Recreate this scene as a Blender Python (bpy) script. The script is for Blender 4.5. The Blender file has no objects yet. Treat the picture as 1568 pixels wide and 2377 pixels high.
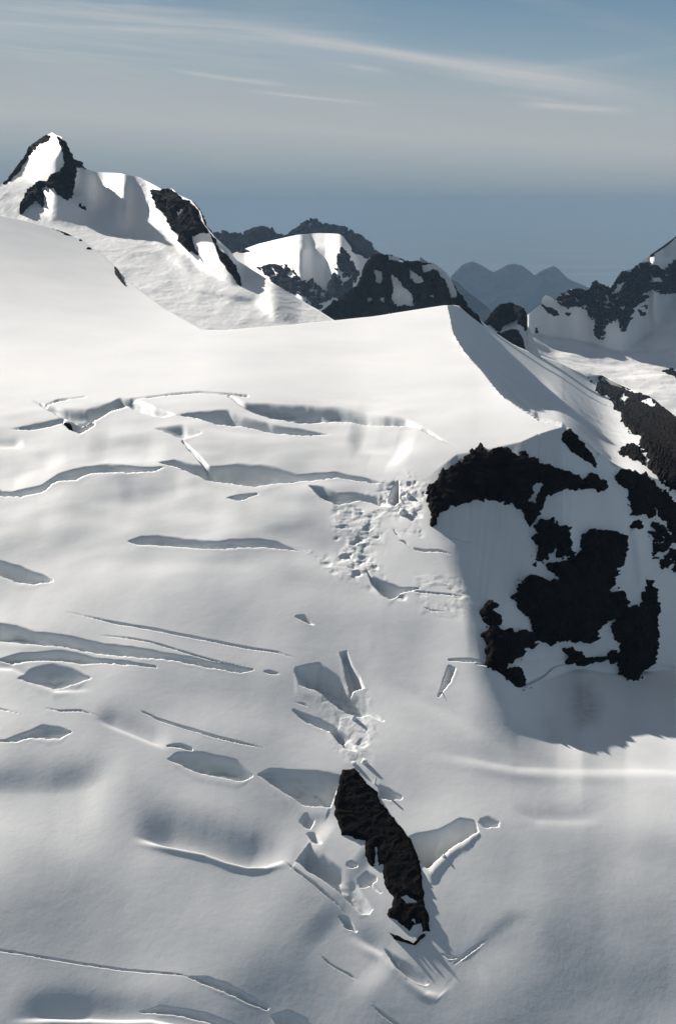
import bpy, math, random
import numpy as np
random.seed(4); RNG = np.random.default_rng(11)
sc = bpy.context.scene
COL = sc.collection
# ------------------------------------------------------------------ camera
F, CX, CY, PITCH = 3300.0, 784.0, 1188.0, math.radians(12.3)   # survey picture plane 1568 x 2376
CP, SP = math.cos(PITCH), math.sin(PITCH)
cam = bpy.data.objects.new('camera', bpy.data.cameras.new('camera')); COL.objects.link(cam)
cam.data.sensor_fit = 'VERTICAL'; cam.data.sensor_height = 36; cam.data.lens = 50
cam.data.clip_start = 1; cam.data.clip_end = 400000
cam.rotation_euler = (math.pi/2 - PITCH, 0, 0)
sc.camera = cam

def ray(u, v):
    """bearing X = x/y and fall T = -z/y of the sight line surveyed at (u, v)"""
    a = (u-CX)/F; b = (CY-v)/F
    y = CP + b*SP
    return a/y, (SP - b*CP)/y

def ss(a, b, x):
    t = np.clip((x-a)/(b-a), 0, 1); return t*t*(3-2*t)

# ------------------------------------------------------------------ noise
PERM = RNG.permutation(256).astype(np.int64); PERM = np.concatenate([PERM, PERM, PERM])
GR = RNG.normal(size=(256, 3)); GR /= np.linalg.norm(GR, axis=1)[:, None]
def perlin(x, y, z=0.0):
    x = np.asarray(x, float); y = np.asarray(y, float); z = np.broadcast_to(np.asarray(z, float), x.shape)
    xi, yi, zi = np.floor(x).astype(np.int64), np.floor(y).astype(np.int64), np.floor(z).astype(np.int64)
    xf, yf, zf = x-xi, y-yi, z-zi
    xi &= 255; yi &= 255; zi &= 255
    w = [t*t*t*(t*(t*6-15)+10) for t in (xf, yf, zf)]
    out = 0.0
    for dx in (0, 1):
        for dy in (0, 1):
            for dz in (0, 1):
                g = GR[PERM[PERM[PERM[xi+dx]+yi+dy]+zi+dz]]
                d = g[..., 0]*(xf-dx) + g[..., 1]*(yf-dy) + g[..., 2]*(zf-dz)
                out = out + d*(w[0] if dx else 1-w[0])*(w[1] if dy else 1-w[1])*(w[2] if dz else 1-w[2])
    return out*1.5
def fbm(x, y, z=0.0, o=4, g=.5):
    s = 0; a = 1.0
    for i in range(o):
        s = s + a*perlin(np.asarray(x)*2**i+7.3*i, np.asarray(y)*2**i-3.1*i, np.asarray(z)*2**i+1.7*i); a *= g
    return s
def ridged(x, y, z=0.0, o=4, g=.5):
    s = 0; a = 1.0
    for i in range(o):
        s = s + a*(1-2*np.abs(perlin(np.asarray(x)*2**i+5.3*i, np.asarray(y)*2**i+9.1*i, np.asarray(z)*2**i+2.7*i))); a *= g
    return s*.6

# ------------------------------------------------------------------ outlines
TILE = dict(A=(0, 271.6), B=(784, 498), C=(0, 860), D=(784, 950.5), E=(0, 1358), F=(784, 1267.5), G=(0, 1833), H=(543, 1720), P=None)
def pts(tile, *c):
    a = np.array(c, float).reshape(-1, 2)
    o = TILE[tile]
    return a if o is None else a*.5 + np.array(o)
def sdist(poly, U, V):
    """signed distance to a closed outline, positive inside"""
    d2 = np.full(U.shape, 1e18); ins = np.zeros(U.shape, bool)
    n = len(poly)
    for i in range(n):
        ax, ay = poly[i]; bx, by = poly[(i+1) % n]
        ex, ey = bx-ax, by-ay
        t = np.clip(((U-ax)*ex+(V-ay)*ey)/(ex*ex+ey*ey+1e-9), 0, 1)
        d2 = np.minimum(d2, (U-ax-t*ex)**2+(V-ay-t*ey)**2)
        if ay != by:
            ins ^= ((V < ay) != (V < by)) & (U < (bx-ax)*(V-ay)/(by-ay)+ax)
    d = np.sqrt(d2)
    return np.where(ins, d, -d)
def box_of(poly, U, V, m):
    lo = poly.min(0)-m; hi = poly.max(0)+m
    return (U > lo[0]) & (U < hi[0]) & (V > lo[1]) & (V < hi[1])

# ------------------------------------------------------------------ mesh output
def link_mesh(name, co, faces, mat, parent=None, attrs=None, smooth=True):
    me = bpy.data.meshes.new(name)
    co = np.ascontiguousarray(co, np.float64); faces = np.ascontiguousarray(faces, np.int32)
    if parent is None:
        org = np.array([co[:, 0].mean(), co[:, 1].mean(), co[:, 2].min()])
    else:
        org = (co.min(0)+co.max(0))/2
    k = faces.shape[1]
    me.vertices.add(len(co)); me.vertices.foreach_set('co', (co-org).astype(np.float32).ravel())
    me.loops.add(faces.size); me.loops.foreach_set('vertex_index', faces.ravel())
    me.polygons.add(len(faces)); me.polygons.foreach_set('loop_start', np.arange(0, faces.size, k, dtype=np.int32))
    me.polygons.foreach_set('loop_total', np.full(len(faces), k, np.int32))
    me.polygons.foreach_set('use_smooth', np.full(len(faces), smooth))
    for nm, arr in (attrs or {}).items():
        at = me.attributes.new(nm, 'FLOAT', 'POINT'); at.data.foreach_set('value', np.asarray(arr, np.float32).ravel())
    me.update(calc_edges=True); me.validate()
    me.materials.append(mat)
    o = bpy.data.objects.new(name, me); COL.objects.link(o)
    if parent is not None:
        o.parent = parent; o.location = org - np.array(parent.location)
    else:
        o.location = org
    return o
def grid_faces(nr, nc, keep=None):
    i = (np.arange(nr-1)[:, None]*nc + np.arange(nc-1)[None, :])
    f = np.stack([i, i+1, i+nc+1, i+nc], -1).reshape(-1, 4)
    if keep is not None:
        f = f[keep.reshape(-1)]
    return f
def compact(co, f):
    used = np.zeros(len(co), bool); used[f.ravel()] = True
    idx = np.cumsum(used)-1
    return co[used], idx[f], used
def tag(o, label, cat, group=None, kind=None):
    o['label'] = label; o['category'] = cat
    if group: o['group'] = group
    if kind: o['kind'] = kind
    return o

# ------------------------------------------------------------------ materials
def newmat(name):
    m = bpy.data.materials.new(name); m.use_nodes = True
    nt = m.node_tree; b = nt.nodes['Principled BSDF']
    def N(t, **k):
        n = nt.nodes.new(t)
        for a, v in k.items():
            if a in n.inputs.keys(): n.inputs[a].default_value = v
            else: setattr(n, a, v)
        return n
    return m, nt, b, N
def noise(N, nt, coord, scale, detail=4, rough=.55, dist=0):
    n = N('ShaderNodeTexNoise'); n.inputs['Scale'].default_value = scale; n.inputs['Detail'].default_value = detail
    n.inputs['Roughness'].default_value = rough; n.inputs['Distortion'].default_value = dist
    nt.links.new(coord, n.inputs['Vector']); return n
def ramp(N, nt, src, stops):
    r = N('ShaderNodeValToRGB'); e = r.color_ramp.elements
    while len(e) < len(stops): e.new(.5)
    for el, (p, c) in zip(e, stops):
        el.position = p; el.color = (*c, 1) if len(c) == 3 else c
    nt.links.new(src, r.inputs[0]); return r
def mixc(N, nt, fac, a, b):
    m = N('ShaderNodeMix'); m.data_type = 'RGBA'
    for s, i in ((fac, 0), (a, 6), (b, 7)):
        if hasattr(s, 'is_output'): nt.links.new(s, m.inputs[i])
        else: m.inputs[i].default_value = s if i == 0 else (*s, 1)
    return m.outputs[2]

def snow_material(name, sc_, bump=.35, ice=False, spec=.25):
    m, nt, b, N = newmat(name)
    tc = N('ShaderNodeTexCoord').outputs['Object']
    big = noise(N, nt, tc, .012/sc_, 5, .6)
    r = ramp(N, nt, big.outputs['Fac'], [(.3, (.80, .805, .81)), (.7, (.875, .87, .86))])
    col = r.outputs['Color']
    if ice:
        at = N('ShaderNodeAttribute'); at.attribute_name = 'ice'
        st = N('ShaderNodeMapping'); st.inputs['Scale'].default_value = (.03, .03, .9)
        nt.links.new(tc, st.inputs['Vector'])
        band = noise(N, nt, st.outputs['Vector'], 1.0, 4, .6, .4)
        icec = ramp(N, nt, band.outputs['Fac'], [(.3, (.40, .465, .49)), (.6, (.56, .62, .64)), (.8, (.70, .74, .755))])
        col = mixc(N, nt, at.outputs['Fac'], col, icec.outputs['Color'])
        gr = N('ShaderNodeAttribute'); gr.attribute_name = 'grit'
        gn = noise(N, nt, tc, .25, 5, .7)
        gm = N('ShaderNodeMath'); gm.operation = 'MULTIPLY'
        nt.links.new(gr.outputs['Fac'], gm.inputs[0]); nt.links.new(gn.outputs['Fac'], gm.inputs[1])
        col = mixc(N, nt, gm.outputs[0], col, (.16, .13, .10))
    nt.links.new(col, b.inputs['Base Color'])
    b.inputs['Roughness'].default_value = .55; b.inputs['Specular IOR Level'].default_value = spec
    f1 = noise(N, nt, tc, .12/sc_, 6, .62)
    mp = N('ShaderNodeMapping'); mp.inputs['Scale'].default_value = (1, .35, 1); mp.inputs['Rotation'].default_value = (0, 0, .5)
    nt.links.new(tc, mp.inputs['Vector'])
    f2 = noise(N, nt, mp.outputs['Vector'], .7/sc_, 4, .6)
    ad = N('ShaderNodeMath'); ad.operation = 'MULTIPLY_ADD'; ad.inputs[1].default_value = .18
    nt.links.new(f2.outputs['Fac'], ad.inputs[0]); nt.links.new(f1.outputs['Fac'], ad.inputs[2])
    bp = N('ShaderNodeBump'); bp.inputs['Strength'].default_value = bump; bp.inputs['Distance'].default_value = 1.2*sc_
    nt.links.new(ad.outputs[0], bp.inputs['Height']); nt.links.new(bp.outputs[0], b.inputs['Normal'])
    return m
def rock_material(name, sc_, dark=(.002, .0018, .0018), light=(.019, .013, .0105)):
    m, nt, b, N = newmat(name)
    tc = N('ShaderNodeTexCoord').outputs['Object']
    a = noise(N, nt, tc, .05/sc_, 7, .68, .5)
    r = ramp(N, nt, a.outputs['Fac'], [(.35, dark), (.75, light)])
    nt.links.new(r.outputs['Color'], b.inputs['Base Color'])
    b.inputs['Roughness'].default_value = .95; b.inputs['Specular IOR Level'].default_value = .03
    c = noise(N, nt, tc, .22/sc_, 8, .7)
    bp = N('ShaderNodeBump'); bp.inputs['Strength'].default_value = .9; bp.inputs['Distance'].default_value = 2.5*sc_
    nt.links.new(c.outputs['Fac'], bp.inputs['Height']); nt.links.new(bp.outputs[0], b.inputs['Normal'])
    return m
SNOW = snow_material('glacier_snow', 1, .10, ice=True)
SNOW_FAR = snow_material('mountain_snow', 6, .2)
ROCK = rock_material('dark_rock', 1)
ROCK_FAR = rock_material('mountain_rock', 4)
FOREST = rock_material('forested_slope', 12, (.008, .011, .012), (.02, .026, .026))
ICE = snow_material('ice_block_snow', .3, .5)

# ------------------------------------------------------------------ relief sheets
class Sheet: pass
def relief(skyline, vbot, u0, u1, nu, nv, y0, alpha, dip=.012, fix=None):
    """walk each sight column uphill from its foot; alpha(U, V) is the slope of the ground in degrees"""
    s = Sheet()
    us = np.linspace(u0, u1, nu)
    top = np.interp(us, skyline[:, 0], skyline[:, 1])
    t = np.linspace(0, 1, nv)[:, None]
    s.V = vbot + (top[None, :]-vbot)*t
    s.U = np.broadcast_to(us[None, :], s.V.shape).copy()
    s.X, s.T = ray(s.U, s.V)
    ta = np.tan(np.radians(alpha(s.U, s.V)))
    tm = .5*(ta[1:]+ta[:-1])
    num = np.maximum(tm+s.T[:-1], dip*1.0); den = np.maximum(tm+s.T[1:], dip)
    num = np.maximum(num, den*1.0001)
    g = np.concatenate([np.zeros((1, nu)), np.cumsum(np.log(num/den), 0)], 0)
    Y = (y0(us) if callable(y0) else np.full(nu, float(y0)))[None, :]*np.exp(g)
    s.nu, s.nv, s.top, s.vbot = nu, nv, top, vbot
    if fix: Y = fix(s, Y)
    s.Y = Y; s.dz = np.zeros_like(Y); s.nu, s.nv = nu, nv
    s.pos = lambda: np.stack([s.X*s.Y, s.Y, -s.T*s.Y+s.dz], -1)
    s.u0, s.u1, s.top, s.vbot = u0, u1, top, vbot
    return s
def sheet_mesh(s, name, mat, far, attrs=None):
    """the relief plus the slope that falls away behind its crest"""
    p = s.pos()
    last = p[-1]; rows = []
    for d in (.004, .012, .03, .06, .12, .25, .5):
        dd = d*far
        y = last[:, 1] + dd
        z = last[:, 2] - np.maximum(s.T[-1], 0)*dd - .10*dd - .5*dd*np.minimum(1, dd/(far*.12))
        rows.append(np.stack([last[:, 0]/last[:, 1]*y, y, z], -1))
    allp = np.concatenate([p, np.array(rows)], 0)
    nr = allp.shape[0]
    at = {k: np.concatenate([a, np.zeros((len(rows), s.nu))], 0) for k, a in (attrs or {}).items()}
    return link_mesh(name, allp.reshape(-1, 3), grid_faces(nr, s.nu), mat, None, at)
def sample(s, P, U, V):
    """read a sheet's ground at sight positions (U, V) (before features shift it)"""
    fu = np.clip((U-s.u0)/(s.u1-s.u0)*(s.nu-1), 0, s.nu-1.001)
    tp = np.interp(U, np.linspace(s.u0, s.u1, s.nu), s.top)
    fv = np.clip((V-s.vbot)/(tp-s.vbot)*(s.nv-1), 0, s.nv-1.001)
    i = fu.astype(int); j = fv.astype(int); a = (fu-i)[..., None]; b = (fv-j)[..., None]
    return (P[j, i]*(1-a)+P[j, i+1]*a)*(1-b)+(P[j+1, i]*(1-a)+P[j+1, i+1]*a)*b
def rock(s, P, name, poly, mat, h, edge=7, rag=6, step=2.2, rough=1.0, holes=(), parent=None, patch=0., seed=0, freq=1.0, vmin=None):
    """a rock mass standing through the snow: the ground raised along its normal inside a ragged outline"""
    lo = poly.min(0)-12; hi = poly.max(0)+12
    nu = int((hi[0]-lo[0])/step)+2; nv = int((hi[1]-lo[1])/step)+2
    U, V = np.meshgrid(np.linspace(lo[0], hi[0], nu), np.linspace(hi[1], lo[1], nv))
    Q = sample(s, P, U, V)
    tp = np.interp(U, np.linspace(s.u0, s.u1, s.nu), s.top)
    sd = sdist(poly, U, V)
    for hp in holes: sd = np.minimum(sd, -sdist(hp, U, V))
    nz = fbm(U/16*freq+seed*3.7, V/16*freq, seed*1.3, 4, .6)
    sd2 = sd + rag*nz*1.6
    if patch > 0:
        pn = fbm(U/26*freq+seed*9.1+31, V/20*freq+5, seed*.7, 4, .6)
        sd2 = np.minimum(sd2, (pn+patch)*22)
    n = np.cross(np.roll(Q, -1, 1)-np.roll(Q, 1, 1), np.roll(Q, -1, 0)-np.roll(Q, 1, 0))
    n[:, 0] = n[:, 1]; n[:, -1] = n[:, -2]; n[0] = n[1]; n[-1] = n[-2]
    n /= np.linalg.norm(n, axis=-1)[..., None]+1e-9
    n *= np.where(n[..., 2:3] < 0, -1, 1)
    q = 1/(h*3.2)
    rr = ridged(Q[..., 0]*q, Q[..., 1]*q, Q[..., 2]*q*1.4+seed, 5, .58)
    off = np.clip(sd2/edge, -1, 1)*h*.55 + h*.55*rough*rr*np.clip(sd2/edge, 0, 1)
    near = ss(-2, 10, V-tp)                       # do not stand above the crest line
    off = np.where(off > 0, off*(.25+.75*near), off)
    Q2 = Q + n*off[..., None]
    up = (sd2 > -edge*.8) & (V > tp+.5)
    k = up[:-1, :-1] | up[1:, :-1] | up[:-1, 1:] | up[1:, 1:]
    f = grid_faces(nv, nu, k)
    co, f, used = compact(Q2.reshape(-1, 3), f)
    # keep the largest connected body and anything sizeable
    return link_mesh(name, co, f, mat, parent, smooth=False)

def paint(polys):
    def go(A, U, V):
        for poly, val, blur in polys:
            m = box_of(poly, U, V, blur+2)
            if not m.any(): continue
            w = ss(-blur, blur, sdist(poly, U[m], V[m]))
            A[m] = A[m]*(1-w)+val*w
        return A
    return go
def columns(cols):
    us = np.array([c[0] for c in cols], float)
    def go(U, V):
        A = [np.interp(V, np.array(c[1][0::2], float), np.array(c[1][1::2], float)) for c in cols]
        out = np.zeros_like(V)
        k = np.clip(np.searchsorted(us, U[0])-1, 0, len(us)-2)
        t = ss(0, 1, np.clip((U[0]-us[k])/(us[k+1]-us[k]), 0, 1))
        for i in range(len(us)-1):
            c = k == i
            out[:, c] = A[i][:, c]*(1-t[c])+A[i+1][:, c]*t[c]
        return out
    return go

# ================================================================== the glacier
sky1 = pts('P', -260,440, 0,500, 60,512, 110,526, 190,556, 240,592, 270,622, 300,655, 380,714, 430,743, 470,765, 520,766, 600,760, 730,748, 860,735,
           960,719, 1030,708.5, 1055,708, 1080,714, 1100,728, 1125,752, 1155,776, 1190,799, 1230,818, 1290,838, 1340,862, 1358,872, 1394,870, 1450,897,
           1504,918, 1568,968, 1700,1015, 1860,1060)
base1 = columns([
    (-260, (440,13, 620,11, 720,9, 800,6, 900,7, 1000,13, 1150,18, 1400,21, 1900,24, 2300,29.5, 2750,32)),
    (470,  (440,9, 770,3, 860,3.5, 920,6, 1000,12, 1150,17, 1400,21, 1900,24, 2300,29.5, 2750,32)),
    (850,  (440,3, 720,3, 860,3.5, 950,6, 1020,10, 1150,17, 1400,20, 1900,23, 2300,28.5, 2750,32)),
    (1100, (440,3, 720,3, 860,3.5, 950,6, 1020,11, 1150,17, 1400,20, 1900,23, 2300,28.5, 2750,32)),
    (1300, (440,3, 720,3, 860,3.5, 950,7, 1020,13, 1150,18, 1400,20, 1900,23, 2300,28.5, 2750,32)),
    (1860, (440,4, 960,7, 1020,13, 1150,18, 1400,20, 1900,22.6, 2300,28.1, 2750,31.6))])
cliff = pts('P', 995,1110, 1010,1072, 1060,1052, 1130,1040, 1210,1022, 1250,1003, 1300,990, 1340,1010, 1420,1090, 1470,1090, 1900,1150, 1900,1560, 1568,1545,
            1450,1560, 1350,1545, 1210,1590, 1150,1540, 1112,1530, 1100,1420, 1070,1320, 1035,1260, 1000,1210)
lee = pts('P', 1040,700, 1044,735, 1052,775, 1080,820, 1115,858, 1160,915, 1210,950, 1250,974, 1305,988, 1340,1008, 1420,1090, 1520,1020, 1900,1000, 1900,900, 1340,690)
alpha1 = base1
# breaks of slope east of the pass: headwall foot, rim, snow crest (sight positions) and distances where the ground leaves the glacier
FOOT = np.array([(900,1540), (1085,1535), (1110,1532), (1200,1582), (1290,1572), (1350,1552), (1450,1562), (1568,1550), (1860,1560)], float)
RIM = np.array([(900,1180), (960,1135), (1000,1100), (1060,1054), (1130,1041), (1210,1022), (1250,1003), (1305,988), (1340,1008), (1420,1088), (1470,1100), (1568,1130), (1860,1150)], float)
CREST = np.array([(1040,709), (1046,735), (1052,775), (1080,820), (1115,858), (1160,915), (1210,950), (1250,974), (1305,986)], float)
EAST = np.array([(1305,962), (1420,985), (1470,1010), (1568,1060), (1860,1180)], float)
WALL = np.array([(950,20), (1060,22), (1110,25), (1200,29), (1300,33), (1400,36), (1568,36), (1860,36)], float)
def soft(x, n):
    k = np.exp(-np.linspace(-2, 2, 2*n+1)**2); k /= k.sum()
    return np.convolve(np.pad(x, n, mode='edge'), k, mode='valid')
def lee_plane(X, T):
    X = X-10*np.maximum(0, X-.162)**2
    p = np.maximum(T-.69*X, 0)/54.
    return -.5*np.log(p*p+(1/4200.)**2)
def anchor(s, Y):
    L = np.log(Y); us = s.U[0]; tv = s.top
    at = lambda vv: np.array([np.interp(-vv[i], -s.V[:, i], L[:, i]) for i in range(s.nu)])
    fall = lambda vv: ray(us, vv)[1]
    fv = soft(np.interp(us, FOOT[:, 0], FOOT[:, 1]), 6); rv = np.interp(us, RIM[:, 0], RIM[:, 1]); cv = np.interp(us, CREST[:, 0], CREST[:, 1])
    rv = np.where(us > 1310, soft(rv, 14), rv)
    lr = at(rv)
    lr = np.where(us > 1305, np.log(np.interp(us, EAST[:, 0], EAST[:, 1])) - math.log(EAST[0, 1]) + np.interp(1304, us, lr), lr)
    lr = np.where(us > 1250, soft(lr, 16), lr)
    tw = soft(np.tan(np.radians(np.interp(us, WALL[:, 0], WALL[:, 1]))), 16)
    edge = np.array([(1040,960), (1100,985), (1210,1005), (1300,1050), (1400,1090), (1530,1112), (1600,1150), (2000,1200)], float)
    kof = lambda u_, v_: ss(0, np.interp(v_, [1040, 1540], [100, 230]), u_-np.interp(v_, edge[:, 0], edge[:, 1])+25)
    kw = np.array([kof(us[i], fv[i]) for i in range(s.nu)])
    cv = soft(cv, 3)
    wall = lambda vv: lr + np.log((tw+fall(rv))/(tw+fall(vv)))
    c1 = soft((wall(fv)-at(fv))*kw, 16)
    bv = np.where(us < 1305, cv, rv)
    dl = np.where(us < 1305, at(bv), lr) - lee_plane(*ray(us, bv))
    dl = soft(np.where(us < 1046, dl[np.searchsorted(us, 1047)], dl), 20)
    out = L.copy()
    for i in range(s.nu):
        u = us[i]; v = s.V[:, i]; l = L[:, i]
        q = np.clip((2800-v)/(2800-fv[i]), 0, 1)
        o = l + c1[i]*q**np.interp(u, [1180, 1620], [12, 9])
        m = (v < fv[i]) & (v >= rv[i])
        k = kof(u, v)
        lw = lr[i] + np.log((tw[i]+fall(rv)[i])/(tw[i]+s.T[:, i]))
        gap = (l+c1[i]) - (l*(1-k)+lw*k)
        gap = np.interp(-fv[i], -v, gap)*ss(rv[i], fv[i], v)
        o = np.where(m, l*(1-k)+lw*k+gap, o)
        o = np.where(v < rv[i], l, o)
        if u >= 1040:                                                  # the lee side: a corniced drop, then one even slope that rolls over to the skyline
            b = cv[i] if u < 1305 else rv[i]
            pl = lee_plane(s.X[:, i], s.T[:, i])
            j = .12*(1-ss(1330, 1520, u))*ss(1040, 1052, u)
            g = pl + dl[i]*(1-ss(0, 260, b-v)) + j*ss(0, 5, b-v)
            o = np.where(v < b, g, o)
        out[:, i] = o
    return np.exp(out)
G = relief(sky1, 2800., -260, 1860, 900, 1100, lambda u: 446*(1+.015*ss(300, 1800, u)), alpha1, fix=anchor)
U, V = G.U, G.V
K = F/G.Y                                                         # survey units per metre at each place
ICEW = np.zeros_like(U); GRIT = np.zeros_like(U)
XW, YW = G.X*G.Y, G.Y

def frame(line):
    a = line[0]; e = line[-1]-a; e = e/np.linalg.norm(e); n = np.array([-e[1], e[0]])
    return a, e, n
def band(top, bot, D=1.3, wall=.52, rise=.17, lip=.018, ice=.8, rag=2.0, sd=0.):
    """an open crevasse: far wall seen from its upper edge `top` down to the near lip `bot`"""
    a, e, n = frame(bot)
    if np.mean((bot-a)@n) - np.mean((top-a)@n) < 0: n = -n
    m = box_of(np.vstack([top, bot]), U, V, 30)
    S = (U[m]-a[0])*e[0]+(V[m]-a[1])*e[1]; Q = (U[m]-a[0])*n[0]+(V[m]-a[1])*n[1]
    ts, tn = (top-a)@e, (top-a)@n; bs, bn = (bot-a)@e, (bot-a)@n
    o = np.argsort(ts); ts, tn = ts[o], tn[o]; o = np.argsort(bs); bs, bn = bs[o], bn[o]
    sg = np.linspace(min(ts[0], bs[0])-20, max(ts[-1], bs[-1])+20, 400); kn = int(max(2, min(40, 9/(sg[1]-sg[0]))))
    tq = np.interp(S, sg, soft(np.interp(sg, ts, tn), kn)); bq = np.interp(S, sg, soft(np.interp(sg, bs, bn), kn)); th = bq-tq
    r = np.minimum(rag, .25*np.abs(th))
    tq = tq + .8*r*fbm(S/38+sd, 0*S+sd*2.1, .3, 2); bq = bq + r*fbm(S/16-sd, 0*S+7+sd, .6, 3); th = bq-tq
    ok = (S > max(ts[0], bs[0])-1) & (S < min(ts[-1], bs[-1])+1) & (th > .4)
    th = np.maximum(th, .4); t = (Q-tq)/th
    w = np.maximum(wall, 2.2/th); ri = np.minimum(np.maximum(rise, 2.2/th), .45)
    q = .34*ss(-.3, .5, fbm(S/120+sd*2.3, 0*S+sd, .4, 2))*np.clip((th-12)/12, 0, 1)
    prof = ((1-q)*ss(-.22, 1, t/w) + q*ss(.5, .66, t))*(1-ss(0, 1, (t-(1-ri))/ri))
    fold = fbm(S/48+sd*1.7, Q/14, sd*.37, 3)
    prof = np.where(ok, prof*(1+.22*fold*np.clip((th-14)/22, 0, 1)), 0)
    dz = -D*th/K[m]*prof + np.where(ok, lip*th/K[m]*np.exp(-((t-1.2)/.2)**2), 0)
    G.dz[m] += dz
    layer = .55+.75*perlin(S/70+sd, t*3.2+.25*fold, sd*.9)+.35*perlin(S/20, t*7, sd)
    if ice: ICEW[m] = np.maximum(ICEW[m], np.where(ok, np.clip(ice*layer*1.4, 0, 1)*ss(-.02, .25, t)*(1-ss(.85, 1.0, t)), 0))
def sag(line, up, dn, D, taper=.25, rim=.0):
    """a soft trough: the ground sinks over `up` units above the line and comes back over `dn` below it"""
    a, e, n = frame(line)
    if n[1] < 0: n = -n
    m = box_of(line, U, V, max(up, dn)*2.5)
    S = (U[m]-a[0])*e[0]+(V[m]-a[1])*e[1]; Q = (U[m]-a[0])*n[0]+(V[m]-a[1])*n[1]
    s_, q_ = (line-a)@e, (line-a)@n; L = s_[-1]
    q = Q-np.interp(S, s_, q_)
    k = np.where(q < 0, np.exp(-(q/up)**2), np.exp(-(q/dn)**2))
    tp = ss(-.05*L, taper*L, S)*(1-ss((1-taper)*L, 1.05*L, S))
    G.dz[m] += (-D*k + rim*D*np.exp(-((q-1.8*dn)/(dn*.9))**2))*tp/K[m]

# --- long open crevasses of the upper slope
band(pts('C', 0,548,60,552,200,532,270,490,400,450,500,435,640,450,720,450,770,442), pts('C', 0,570,100,580,200,562,260,522,350,515,420,490,560,482,720,467,770,443), sd=1)
band(pts('C', -300,560,-150,565,0,540,40,556), pts('C', -300,562,-150,590,0,572,40,560), sd=2)
band(pts('P', 368,1072, 405,1066, 450,1075, 480,1080, 500,1077, 550,1070, 625,1078, 690,1095, 784,1093, 860,1108, 890,1118),
     pts('P', 368,1074, 415,1083, 450,1098, 480,1110, 540,1118, 595,1128, 650,1118, 700,1111, 784,1106, 860,1116, 890,1120), sd=3)
band(pts('P', 530,914, 570,933, 650,939, 784,946, 874,963, 940,971, 975,987), pts('P', 530,920, 575,950, 625,967, 700,981, 784,977, 884,986, 934,988, 975,992), D=.95, sd=4, rag=1.5)
band(pts('C', 820,203,940,188,1060,183,1150,213,1300,253,1430,270,1525,286), pts('C', 820,205,920,217,1000,242,1120,248,1200,268,1300,288,1400,298,1525,290), sd=5)
band(pts('C', 150,134,220,162,300,178,400,186,520,152,560,128,620,132,720,168,810,198), pts('C', 150,138,230,188,300,224,380,244,450,228,520,184,600,168,640,188,740,212,810,202), D=.9, sd=6)
band(pts('C', 215,158,270,136,400,122), pts('C', 215,164,270,145,400,127), ice=.5, sd=7)
band(pts('C', 610,132,760,112,930,95,1060,102,1150,112), pts('C', 610,138,760,120,930,103,1060,112,1150,122), ice=.5, rag=.8, sd=8)
band(pts('C', 60,266,180,240,300,218), pts('C', 60,270,180,268,300,236), D=.8, sd=9)
band(pts('C', 290,238,330,238,380,240,440,228), pts('C', 290,242,330,275,375,292,440,250), D=1.3, ice=.3, sd=10)
band(pts('C', 725,262,850,252,935,278), pts('C', 725,268,850,312,935,288), D=.45, wall=.5, ice=.4, sd=11)
band(pts('C', 845,315,900,360,950,415,1000,462,1010,490), pts('C', 845,325,890,372,935,425,985,476,1010,496), ice=.6, sd=12)
band(pts('C', 595,790,660,768,740,763,900,778,1020,795,1200,788,1290,798,1385,836), pts('C', 595,794,650,808,800,814,1000,828,1180,828,1300,832,1385,840), D=.9, sd=13)
band(pts('C', -200,850,0,873,100,898,200,938,245,964), pts('C', -200,900,0,942,80,972,150,984,245,972), D=.9, wall=.3, sd=14)
band(pts('C', 1050,582,1130,568,1195,566), pts('C', 1050,585,1110,602,1195,574), D=.8, wall=.4, sd=15)
band(pts('P', 718,1122, 750,1128, 784,1145, 830,1140, 870,1148, 905,1172), pts('P', 718,1126, 740,1152, 784,1172, 830,1158, 865,1163, 905,1178), D=.95, sd=16)
sag(pts('C', -100,480,60,478,200,440,300,415), 42, 22, 6)
sag(pts('C', -60,336,40,336,110,330), 12, 8, 4)
sag(pts('D', 60,90,100,140,160,185,240,208,330,190), 55, 30, 7)
sag(pts('C', 930,440,1100,470,1250,480,1400,490,1540,470), 45, 25, 5)
sag(pts('C', 560,560,700,560,800,530,880,500), 40, 30, 4)
sag(pts('C', 560,900,800,880,1100,890,1300,900), 30, 25, 3.5)
sag(pts('C', 420,330,600,380,760,400), 60, 45, 4)
sag(pts('C', 200,640,500,570,760,640), 60, 60, -4)
sag(pts('C', 1000,640,1250,610,1500,640), 60, 60, -4)
# --- middle slope
band(pts('E', -200,160,0,176,80,188,170,223,300,238,500,278,700,308,900,338,1080,368,1175,386), pts('E', -200,240,0,262,100,279,220,286,280,287,400,312,600,342,800,353,1000,383,1120,402,1175,391), D=.8, wall=.35, sd=20)
band(pts('E', 0,347,100,323,200,316,300,308,380,323,450,343,600,363,725,381), pts('E', 0,352,60,372,180,357,300,357,390,374,450,363,600,378,725,389), D=.8, wall=.3, sd=21)
band(pts('E', 85,440,150,395,250,375,340,392,425,435), pts('E', 85,442,160,465,255,487,340,472,425,437), D=.75, wall=.55, rise=.3, ice=.5, sd=22)
def crack(line, w, D=1.2, ice=.6, sd=0.):
    s = np.linspace(0, 1, len(line)); taper = np.minimum(1, 4*np.minimum(s, 1-s)+.15)
    a, e, n = frame(line)
    if n[1] < 0: n = -n
    band(line-n*(w*.5*taper)[:, None], line+n*(w*.5*taper)[:, None], D=D, wall=.3, rise=.25, lip=.08, ice=ice, rag=.9, sd=sd)
crack(pts('E', 310,128,450,160,560,185,700,210,850,238,1000,262,1150,290,1290,315,1385,350), 5, sd=30)
crack(pts('E', 440,234,560,246,700,271,850,311,1000,350,1150,376), 3.6, sd=31)
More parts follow.
